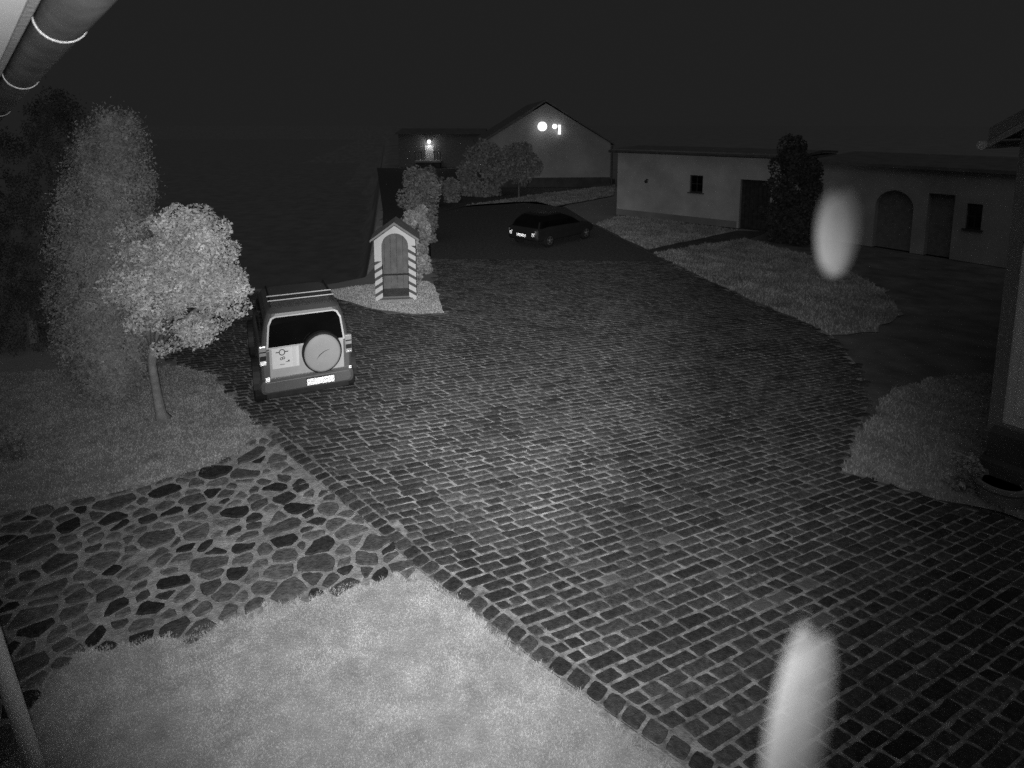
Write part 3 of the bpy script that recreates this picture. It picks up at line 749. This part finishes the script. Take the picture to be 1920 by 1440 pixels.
def wheel(t, x, y, r, wd):
    sg = 1 if x > 0 else -1; prof = [(0, r * .62), (.01, r * .9), (.03, r), (wd - .03, r), (wd - .01, r * .9), (wd, r * .62)]
    n = 28; rings = [[(x - sg * d, y + rr * math.cos(2 * math.pi * k / n), r + rr * math.sin(2 * math.pi * k / n)) for k in range(n)] for d, rr in prof]
    wh = MB().loft(rings).build('wheel', 'rubber', t, smooth=False)
    MB().loft([[(x + sg * .004, y + rr * math.cos(2 * math.pi * k / n), r + rr * math.sin(2 * math.pi * k / n)) for k in range(n)] for rr in (r * .60, r * .54)], cap=False).build('rim', 'alloy', wh)
    for k in range(5):
        t_ = 2 * math.pi * k / 5 + .3; c_, s_ = math.cos(t_), math.sin(t_); p = lambda q, w_: (x + sg * (.012 if q < .3 else .006), y + r * q * c_ - w_ * s_, r + r * q * s_ + w_ * c_)
        MB().add([p(.1, -.035), p(.1, .035), p(.56, .025), p(.56, -.025)], [(0, 1, 2, 3)]).build('spoke', 'alloy', wh)
    MB().loft([[(x + sg * d, y + rr * math.cos(2 * math.pi * k / 12), r + rr * math.sin(2 * math.pi * k / 12)) for k in range(12)] for d, rr in ((.002, .07), (.022, .06))]).build('hub_cap', 'alloy', wh)
    return wh
def sect(y, hw_, zb, zt, r=.10): return [(x, y, z) for x, z in rrect(hw_, (zt - zb) / 2, r, 4, 0, (zt + zb) / 2)]
def plan(z, yr, yf, hw_, r=.14): return [(x, y, z) for x, y in rrect(hw_, (yf - yr) / 2, r, 4, 0, (yf + yr) / 2)]

rear = G(581, 764); hdg = R(25)          # heading 21 degrees left of +y
sv = thing('suv', 'light off-road car seen from behind with covered spare wheel on its rear door', 'car', rear + Vector((-math.sin(hdg), math.cos(hdg), 0)) * 1.78, hdg)
sv.location.z = .012; sv.scale = (.88, .87, .97)
MB().loft([sect(-2.02, .80, .44, 1.14, .12), sect(-1.98, .84, .40, 1.17, .12), sect(-1.5, .88, .34, 1.18, .1), sect(0, .89, .33, 1.16), sect(.9, .88, .34, 1.12), sect(1.5, .86, .36, 1.06, .12), sect(1.95, .80, .42, .96, .14), sect(2.08, .70, .48, .86, .14)]).build('body', 'suvpaint_shaded', sv, smooth=False, bevel=.02, seg=2)
MB().loft([plan(1.13, -1.985, 1.0, .83), plan(1.35, -1.955, .78, .80), plan(1.60, -1.90, .5, .745), plan(1.74, -1.83, .28, .69, .16), plan(1.80, -1.70, .1, .60, .2)]).build('cabin', 'suvpaint_shaded', sv, smooth=False, bevel=.015)
# rear window following the slope of the tailgate
def tail(x, z, off=0.0):
    pts = [(1.13, -1.985), (1.35, -1.955), (1.60, -1.90), (1.74, -1.83), (1.80, -1.70)]
    for (z0, y0), (z1, y1) in zip(pts, pts[1:]):
        if z <= z1: return (x, y0 + (y1 - y0) * (z - z0) / (z1 - z0) - off, z)
    return (x, -1.7 - off, z)
rw = [(-.70, 1.185), (.70, 1.185), (.655, 1.56), (.60, 1.655), (.54, 1.68), (-.54, 1.68), (-.60, 1.655), (-.655, 1.56)]
MB().loft([[tail(x, z, .006) for x, z in rw], [tail(x * .985, z, .016) for x, z in rw]]).build('rear_window', 'glass', sv)
fr_o = [(x * 1.05, 1.43 + (z - 1.43) * 1.09) for x, z in rw]
mb = MB(); n = len(rw); mb.add([tail(x, z, .022) for x, z in fr_o] + [tail(x, z, .022) for x, z in rw] + [tail(x, z, -.02) for x, z in fr_o], [(i, (i + 1) % n, n + (i + 1) % n, n + i) for i in range(n)] + [(i, (i + 1) % n, 2 * n + (i + 1) % n, 2 * n + i) for i in range(n)])
mb.build('rear_window_frame', 'paint', sv)
for sx in (-1, 1):                       # side windows
    for (y0, y1, y2, y3) in ((-1.75, -.95, -.95, -1.68), (-.85, .0, .0, -.85), (.08, .82, .48, .08)):
        def sd_(y, z): 
            hw_ = .80 + (.745 - .80) * (z - 1.35) / .25 if z > 1.35 else .83 + (.80 - .83) * (z - 1.13) / .22
            return (sx * (hw_ + .006), y, z)
        MB().add([sd_(y0, 1.2), sd_(y1, 1.2), sd_(y2, 1.58), sd_(y3, 1.58)], [(0, 1, 2, 3)]).build('side_window', 'glass', sv)
    MB().box(.84 if sx > 0 else -1.0, 1.0 if sx > 0 else -.84, .74, .82, 1.06, 1.20).build('wing_mirror', 'trim', sv, bevel=.03)
    MB().tube([(sx * .60, -1.55, 1.80), (sx * .60, -1.5, 1.86), (sx * .60, -.1, 1.86), (sx * .60, 0, 1.81)], .018, 6).build('roof_rail', 'trim', sv)
    # tail lamp cluster
    tl = MB().box(sx * .80 - .07, sx * .80 + .065, -2.045, -1.95, .90, 1.24).build('tail_lamp', 'lens', sv, bevel=.02)
    MB().box(sx * .80 - .06, sx * .80 + .055, -2.056, -2.046, .985, 1.065).build('lamp_band', 'trim', tl)
    MB().box(sx * .80 - .06, sx * .80 + .055, -2.056, -2.046, 1.125, 1.145).build('lamp_band', 'trim', tl)
    p_ = prisms(.115, .08, .02, -2.052).build('lamp_reflector', 'retro', tl, loc=(sx * .80, 0, .935)); 
    if sx > 0: p_.scale = (1, 1, .4)
for (x, z, s_) in ((-.74, .66, .085), (.80, .66, .06)):
    r_ = prisms(s_, s_, .016, -2.135).build('rear_reflector', 'retro', sv, loc=(x, 0, z))
for x, z in ((0, 0),):
    # bumper, plate and lower valance
    MB().loft([sect(-2.13, .80, .42, .60, .07), sect(-2.09, .86, .38, .63, .08), sect(-1.9, .90, .38, .62, .08)]).build('rear_bumper', 'suvpaint_shaded', sv, bevel=.012)
    MB().box(-.78, .78, -2.07, -1.9, .28, .40).build('valance', 'trim', sv, bevel=.02)
MB().box(-.05, .49, -2.152, -2.134, .44, .575).build('plate_holder', 'trim', sv)
npl = MB().box(-.04, .48, -2.156, -2.1525, .452, .563).build('number_plate', 'white', sv)
prisms(.52, .118, .0135, -2.17).build('reflective_sheet', 'retro', npl, loc=(.22, 0, .508))
# rear door: pale panel with emblem and lettering, lower panel
door = MB().box(-.69, .70, -2.030, -2.012, .64, 1.175).build('rear_door', 'paint', sv, bevel=.008)
pn = MB().box(-.645, -.15, -2.040, -2.031, .80, 1.165).build('door_panel', 'bright', door, bevel=.006)
MB().box(-.275, -.20, -2.046, -2.041, .81, 1.16).build('panel_edge', 'white', pn)
def ring(cx, cz, r, w_, y): 
    n = 24; return MB().loft([[(cx + rr * math.cos(2 * math.pi * k / n), y, cz + rr * math.sin(2 * math.pi * k / n)) for k in range(n)] for rr in (r, r - w_)], cap=False)
em = ring(-.46, 1.09, .058, .016, -2.0445).build('emblem_ring', 'mark', pn)
for x0 in (-.575, -.402): MB().box(x0, x0 + .057, -2.0452, -2.0412, 1.088, 1.104).build('emblem_bar', 'mark', pn)
ring(-.475, .975, .026, .012, -2.0445).build('letter', 'mark', pn); ring(-.435, .985, .026, .012, -2.0445).build('letter', 'mark', pn)
MB().box(-.40, -.345, -2.0445, -2.0412, .905, .915).box(-.345, -.33, -2.0445, -2.0412, .905, .94).box(-.362, -.347, -2.0445, -2.0412, .917, .935).build('letter', 'mark', pn)
MB().box(-.51, -.42, -2.0445, -2.0412, .865, .873).build('letter', 'mark', pn)
# covered spare wheel
sp = disc_y(.375, -2.19, -2.031, 40, .27, 1.02).build('spare_wheel', 'rubber', sv, bevel=.03, seg=3)
cv = disc_y(.345, -2.194, -2.191, 40, .27, 1.02).add([], []).build('wheel_cover', 'cover', sp)
MB().loft([[(.27 + rr * math.cos(2 * math.pi * k / 40), yy, 1.02 + rr * math.sin(2 * math.pi * k / 40)) for k in range(40)] for rr, yy in ((.345, -2.1945), (.34, -2.215), (.30, -2.232), (.12, -2.238), (.02, -2.239))]).build('cover_face', 'cover', sp, smooth=True)
MB().tube([(.15, -2.235, .93), (.22, -2.239, 1.01), (.30, -2.239, 1.06), (.40, -2.236, 1.085)], [.004, .008, .006, .003], 6).build('cover_crease', 'mark', sp)
for yb in (-1.42, -1.05):                 # roof bars
    MB().box(-.64, .64, yb - .012, yb + .012, 1.868, 1.888).build('roof_bar', 'zincb', sv, bevel=.006)
for x in (-.86, .86):
    for y in (-1.30, 1.30):
        MB().loft([[(x + (.004 if x > 0 else -.004) * 0 + d * (1 if x > 0 else -1), y + rr * math.cos(t), .37 + rr * math.sin(t)) for t in np.linspace(0, math.pi, 14)] for d, rr in ((-.0, .45), (.13, .45), (.135, .40))], cap=False, closed=False).build('wheel_arch', 'trim', sv)
        wheel(sv, x + (.13 if x > 0 else -.13), y, .36, .26)
for sx in (-1, 1):
    MB().box(sx * .55 - .17, sx * .55 + .17, 2.06, 2.095, .66, .84).build('headlight', 'lens', sv, bevel=.02)
MB().add([(-.66, .995, 1.2), (.66, .995, 1.2), (.6, .56, 1.6), (-.6, .56, 1.6)], [(0, 1, 2, 3)]).build('windscreen', 'glass', sv, loc=(0, .02, .0))

# dark hatchback further up the drive, tail towards the camera
pc = G(1038, 447); hd2 = R(-43)
hb = thing('hatchback', 'dark hatchback parked on the drive with its bright number plate at the left end', 'car', (pc.x - .05, pc.y - .45, .0), hd2); hb.scale = (1, 1, .9)
MB().loft([sect(-1.98, .70, .40, .80, .12), sect(-1.90, .80, .32, .90, .12), sect(-1.2, .84, .28, .92), sect(0, .85, .27, .90), sect(1.0, .84, .28, .86), sect(1.6, .80, .30, .76, .12), sect(1.9, .70, .36, .66, .1)]).build('body', 'dpaint', hb, bevel=.02)
MB().loft([plan(.86, -1.82, .95, .78), plan(1.15, -1.66, .5, .70), plan(1.36, -1.42, .0, .60, .18), plan(1.42, -1.15, -.2, .50, .2)]).build('cabin', 'glass', hb, bevel=.015)
MB().loft([plan(1.385, -1.36, -.08, .57, .18), plan(1.435, -1.1, -.25, .48, .2)]).build('roof_panel', 'dpaint', hb)
for x in (-.82, .82):
    for y in (-1.25, 1.2): wheel(hb, x + (.03 if x > 0 else -.03), y, .31, .2)
MB().box(-.27, .27, -2.0, -1.985, .50, .615).build('plate_holder', 'trim', hb)
prisms(.52, .13, .0185, -2.02).build('number_plate', 'farretro', hb, loc=(0, 0, .555))
for sx in (-1, 1):
    tl = MB().box(sx * .63 - .1, sx * .63 + .1, -1.975, -1.88, .62, .80).build('tail_lamp', 'lens', hb, bevel=.02)
    prisms(.16, .16, .0185, -1.992).build('lamp_reflector', 'farretro', tl, loc=(sx * .60, 0, .62))
    MB().box(sx * .55 - .14, sx * .55 + .14, 1.87, 1.92, .54, .66).build('headlight', 'lens', hb, bevel=.02)

# ------------------------------------------------------------------ trees and shrubs
def flakes(pts, nrm, s0, s1, elong=1.0):    # leaf quads at points with given mean normals
    n = len(pts); d = nrm + rng.normal(0, .75, (n, 3)); d /= np.linalg.norm(d, axis=1, keepdims=True)
    t = np.cross(d, rng.normal(0, 1, (n, 3))); t /= np.linalg.norm(t, axis=1, keepdims=True); b = np.cross(d, t)
    s = rng.uniform(s0, s1, (n, 1)); V = np.stack([pts - t * s * elong, pts + b * s * .55, pts + t * s * elong, pts - b * s * .55], 1).reshape(-1, 3)
    return V, np.arange(4 * n).reshape(-1, 4)
def tree_round():
    global rng
    random.seed(33); rng = np.random.default_rng(33)
    base = G(305, 786); t = thing('round_tree', 'small round-crowned leafy tree with bare pale trunk on the left lawn', 'tree', base)
    dpt = base.y
    cc = P(345, 520, dpt) - base
    MB().tube([(0.02, 0, -.02), (-.02, 0, .1), (-.06, .0, .45), (-.10, 0, .95), (-.06, 0, 1.25)], [.13, .085, .07, .065, .07], 10).build('trunk', 'bark', t, smooth=True)
    lim = [(-.06, 0, 1.15)]
    for k in range(9):
        a_ = random.uniform(0, 6.28); r_ = random.uniform(.45, .95); e = cc + Vector((math.cos(a_) * r_, math.sin(a_) * r_ * .8, random.uniform(-.35, .8)))
        m_ = Vector((-.05, 0, 1.2)) * .45 + e * .55 + Vector((random.uniform(-.1, .1), 0, .05))
        MB().tube([(-.06, 0, 1.15), m_, e], [.045, .03, .012], 6).build('branch', 'bark', t, smooth=True)
    # crown: clumps over an uneven volume
    pts = []; nr = []
    cl = []
    for k in range(70):
        d = rng.normal(0, 1, 3); d /= np.linalg.norm(d); r_ = random.uniform(.12, 1.0) ** .5
        c_ = np.array(cc) + d * np.array([1.02, 1.0, 1.05]) * r_ * .93
        if c_[2] < cc.z - .55 and c_[0] < cc.x - .3: continue
        cl.append((c_, random.uniform(.16, .32)))
    low = P(330, 640, dpt) - base
    for (px, py, rr) in ((430, 535, .26), (440, 575, .24), (405, 600, .25), (370, 625, .22), (330, 640, .2), (400, 430, .26), (330, 400, .2), (370, 405, .24), (420, 470, .26), (295, 420, .2), (250, 560, .26), (270, 480, .28), (235, 520, .22), (222, 470, .2), (240, 430, .2), (262, 600, .22), (300, 655, .16), (455, 545, .16), (215, 555, .18)):
        q = P(px, py, dpt + random.uniform(-.5, .3)) - base; cl.append((np.array(q), rr))
    for (px, py) in ((300, 470), (340, 450), (380, 460), (320, 510), (360, 510), (400, 520), (290, 540), (340, 560), (390, 560), (310, 600), (350, 600), (360, 420), (320, 430)):
        q = P(px + random.uniform(-12, 12), py + random.uniform(-12, 12), dpt - random.uniform(.1, .7)) - base; cl.append((np.array(q), random.uniform(.2, .28)))
    for c_, r_ in cl:
        n = int(620 * (r_ / .28) ** 2); d = rng.normal(0, 1, (n, 3)); d /= np.linalg.norm(d, axis=1, keepdims=True)
        rad = r_ * rng.uniform(.3, 1, (n, 1)) ** .5; p = c_ + d * rad * np.array([1.1, 1.1, .85]); pts.append(p); nr.append(d * .6 + (c_ - np.array(cc)) * .5)
    pts = np.concatenate(pts); nr = np.concatenate(nr)
    V, F = flakes(pts, nr, .014, .038, 1.0)
    np_mesh('crown', V, F, 'leaf', t)
tree_round()
def conifer(name, label, base, outline, m, n, spire, seed):
    # outline: list of (z, x_left, x_right) around the axis; foliage on many upright sprays
    t = thing(name, label, 'tree', base, 0)
    MB().tube([(0, 0, -.05), (0, 0, outline[-1][0] * .12)], [.12, .08], 8).build('trunk', 'bark', t)
    zs = np.array([o[0] for o in outline]); xl = np.array([o[1] for o in outline]); xr = np.array([o[2] for o in outline])
    r_ = np.random.default_rng(seed); ns = n // 60
    z = r_.uniform(zs[0], zs[-1], ns) ; a_ = r_.uniform(0, 6.283, ns); L_ = np.interp(z, zs, xl); Rr = np.interp(z, zs, xr)
    cx = (L_ + Rr) / 2; hw_ = (Rr - L_) / 2; q = r_.uniform(.0, .9, ns) ** .45
    C0 = np.stack([cx + np.cos(a_) * hw_ * q, np.sin(a_) * hw_ * q * .95, z], 1)
    k = 60; sz = r_.uniform(.10, .20, ns)
    pts = C0[:, None, :] + r_.normal(0, 1, (ns, k, 3)) * np.stack([sz * .4, sz * .4, sz * .75], 1)[:, None, :]
    nr = np.repeat(np.stack([np.cos(a_), np.sin(a_), np.full(ns, .2)], 1)[:, None, :], k, 1)
    V, F = flakes(pts.reshape(-1, 3), nr.reshape(-1, 3) * 1.6, .014, .030, 1.2)
    np_mesh('crown', V, F, m, t); return t
cb = G(222, 746); dpt = cb.y + .35; cb.y = dpt
def ol(rows): 
    out = []
    for py, l, r in rows:
        p0, p1 = P(l, py, dpt) - cb, P(r, py, dpt) - cb; out.append((p0.z, p0.x, p1.x))
    return sorted(out)
conifer('thuja', 'large pale columnar conifer behind the round tree', cb, ol([(738, 190, 262), (700, 150, 285), (640, 112, 296), (560, 98, 300), (470, 98, 300), (380, 108, 292), (310, 128, 278), (260, 155, 266), (226, 180, 246)]), 'needle', 110000, 2, 3)
cb2 = G(95, 690); cb2.y += 1.6; cb2.x -= .9; dpt = cb2.y; cb2 = Vector((P(60, 600, dpt).x, dpt, 0)); cb = cb2
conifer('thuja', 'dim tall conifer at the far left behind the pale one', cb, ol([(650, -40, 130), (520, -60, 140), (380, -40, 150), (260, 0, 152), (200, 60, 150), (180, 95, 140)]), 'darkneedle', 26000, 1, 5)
def shrub(label, px, py, w_, top, m='shrubleaf', n=7000, name='shrub', leaf=(.03, .06), col=False, trunk=False, group=None, clumps=26):
    b = G(px, py); t = thing(name, label, 'shrub' if not trunk else 'tree', b, group=group); zt = P(px, top, b.y).z
    hw_ = w_ / 2 * (b.y * .99 + .6) / FPX
    MB().tube([(0, 0, -.05), (random.uniform(-.05, .05), 0, zt * (.6 if trunk else .3))], [.05, .015], 6).build('stem', 'bark', t)
    z0 = zt * .42 if trunk else 0.05
    pts = []; nr = []
    for k in range(clumps):
        u_ = random.random(); a_ = random.uniform(0, 6.28); prof = math.sin(math.pi * min(.97, max(.12, u_ * .8 + .16))) ** .6 if not col else (1 - .35 * u_ ** 3)
        rr = hw_ * prof * random.uniform(.35, .85); c_ = np.array([math.cos(a_) * rr, math.sin(a_) * rr, z0 + (zt - z0) * (u_ * .9)])
        s_ = hw_ * random.uniform(.28, .45); m_ = n // clumps; d = rng.normal(0, 1, (m_, 3)); d /= np.linalg.norm(d, axis=1, keepdims=True)
        pts.append(c_ + d * s_ * rng.uniform(.4, 1, (m_, 1)) ** .5 * np.array([1, 1, 1.15])); nr.append(d * .5)
    pts = np.concatenate(pts); pts[:, 2] = np.clip(pts[:, 2], .03, None)
    V, F = flakes(pts, np.concatenate(nr), *leaf); np_mesh('foliage', V, F, m, t); return t
shrub('tall narrow bush right behind the sentry box', 782, 529, 62, 378, 'shrubleaf', 9000, col=True)
shrub('dim bush farther back behind the sentry box', 790, 452, 95, 312, 'needle', 8000, leaf=(.04, .08))
shrub('bushy shrub against the left corner of the barn', 905, 366, 92, 262, 'shrubleaf', 9000, leaf=(.07, .14))
shrub('thin-stemmed young tree on the verge before the barn', 973, 378, 84, 276, 'needle', 5000, 'young_tree', leaf=(.06, .12), trunk=True)
shrub('low shrub left of the grass verge', 846, 378, 40, 335, 'shrubleaf', 3500, leaf=(.05, .1))
shrub('dark shrub below the lit far doorway', 800, 388, 70, 318, 'needle', 4000, leaf=(.06, .12))
shrub('low pale round shrub on the lawn by the right house corner', 1806, 915, 70, 855, 'shrubleaf', 5000, leaf=(.02, .04))
shrub('small low shrub at the left edge of the left lawn', 20, 862, 60, 800, 'needle', 3000, leaf=(.02, .04))
shrub('added tall shrub in place of a dark blotch between the outbuilding and the stable', 1482, 455, 100, 252, 'darkneedle', 20000, leaf=(.04, .09), clumps=70)  # made-up shrub, its dark foliage fills a dark patch here
# stone planter ring
pr = G(1872, 936)
rg_ = thing('planter', 'round stone planter beside the right house corner', 'planter', (pr.x, pr.y, .0))
n = 24
MB().loft([[(rr * math.cos(2 * math.pi * k / n), rr * math.sin(2 * math.pi * k / n), z) for k in range(n)] for rr, z in ((.24, 0), (.27, .18), (.30, .22), (.30, .27), (.25, .27), (.24, .2))], cap=False).build('bowl', 'dplaster', rg_)
MB().loft([[(rr * math.cos(2 * math.pi * k / n), rr * math.sin(2 * math.pi * k / n), .2) for k in range(n)] for rr in (.245, .02)]).build('soil', 'soil', rg_)
# ------------------------------------------------------------------ night insects in the lamp light
def wing_mat(name, alpha):                  # glass-clear insect wing that scatters a little light
    m = bpy.data.materials.new(name); m.use_nodes = True; b = m.node_tree.nodes['Principled BSDF']
    nz = m.node_tree.nodes.new('ShaderNodeTexNoise'); nz.inputs['Scale'].default_value = 120
    mr = m.node_tree.nodes.new('ShaderNodeMapRange'); mr.inputs['To Min'].default_value = alpha * .6; mr.inputs['To Max'].default_value = alpha * 1.4
    m.node_tree.links.new(nz.outputs['Fac'], mr.inputs['Value']); m.node_tree.links.new(mr.outputs[0], b.inputs['Alpha'])
    b.inputs['Base Color'].default_value = (.03, .03, .03, 1); b.inputs['Roughness'].default_value = .8; b.inputs['Specular IOR Level'].default_value = 0
    return m
def lacewing(label, px, py, dist, size, roll, pitch, alpha, wide=1.0):
    p = Vector((0, 0, CAM_H)) + pix_dir(px, py).normalized() * dist
    t = thing('lacewing', label, 'insect', p, group='lacewings flying close to the camera'); t.rotation_euler = (pitch, roll, 0)
    s = size; wm = wing_mat('clear_wing', alpha)
    MB().loft([[(rr * s * math.cos(2 * math.pi * k / 10), rr * s * math.sin(2 * math.pi * k / 10), z * s) for k in range(10)] for rr, z in ((.004, -.42), (.016, -.36), (.02, -.1), (.022, .1), (.032, .2), (.024, .28), (.026, .32), (.018, .37), (.004, .39))]).build('body', 'insect', t, smooth=True)
    def oval(cx, cz, rx, rz_, ang, y0):
        pts = []
        for k in range(20):
            u, v_ = rx * math.cos(2 * math.pi * k / 20), rz_ * math.sin(2 * math.pi * k / 20); pts.append(((cx + u * math.cos(ang) - v_ * math.sin(ang)) * s, (cz + u * math.sin(ang) + v_ * math.cos(ang)) * s))
        return MB().prism(pts, 'y', y0 * s, (y0 + .004) * s)
    for sg in (-1, 1):
        oval(sg * .05 * wide, -.02, .18 * wide, .50, -sg * .06, -.03).build('fore_wing', wm, t)
        oval(sg * .05 * wide, -.04, .12 * wide, .38, sg * .02, .04).build('hind_wing', wm, t)
        MB().tube([(sg * .01 * s, -.02 * s, .37 * s), (sg * .06 * s, -.05 * s, .46 * s), (sg * .10 * s, -.03 * s, .56 * s)], .003 * s, 5).build('antenna', 'insect', t)
lacewing('pale out-of-focus lacewing in the air in front of the stable', 1567, 434, .45, .060, R(-6), R(10), .085, 1.0)
lacewing('pale out-of-focus lacewing at the bottom edge of the view', 1490, 1362, .40, .088, R(27), R(-30), .15, .72)
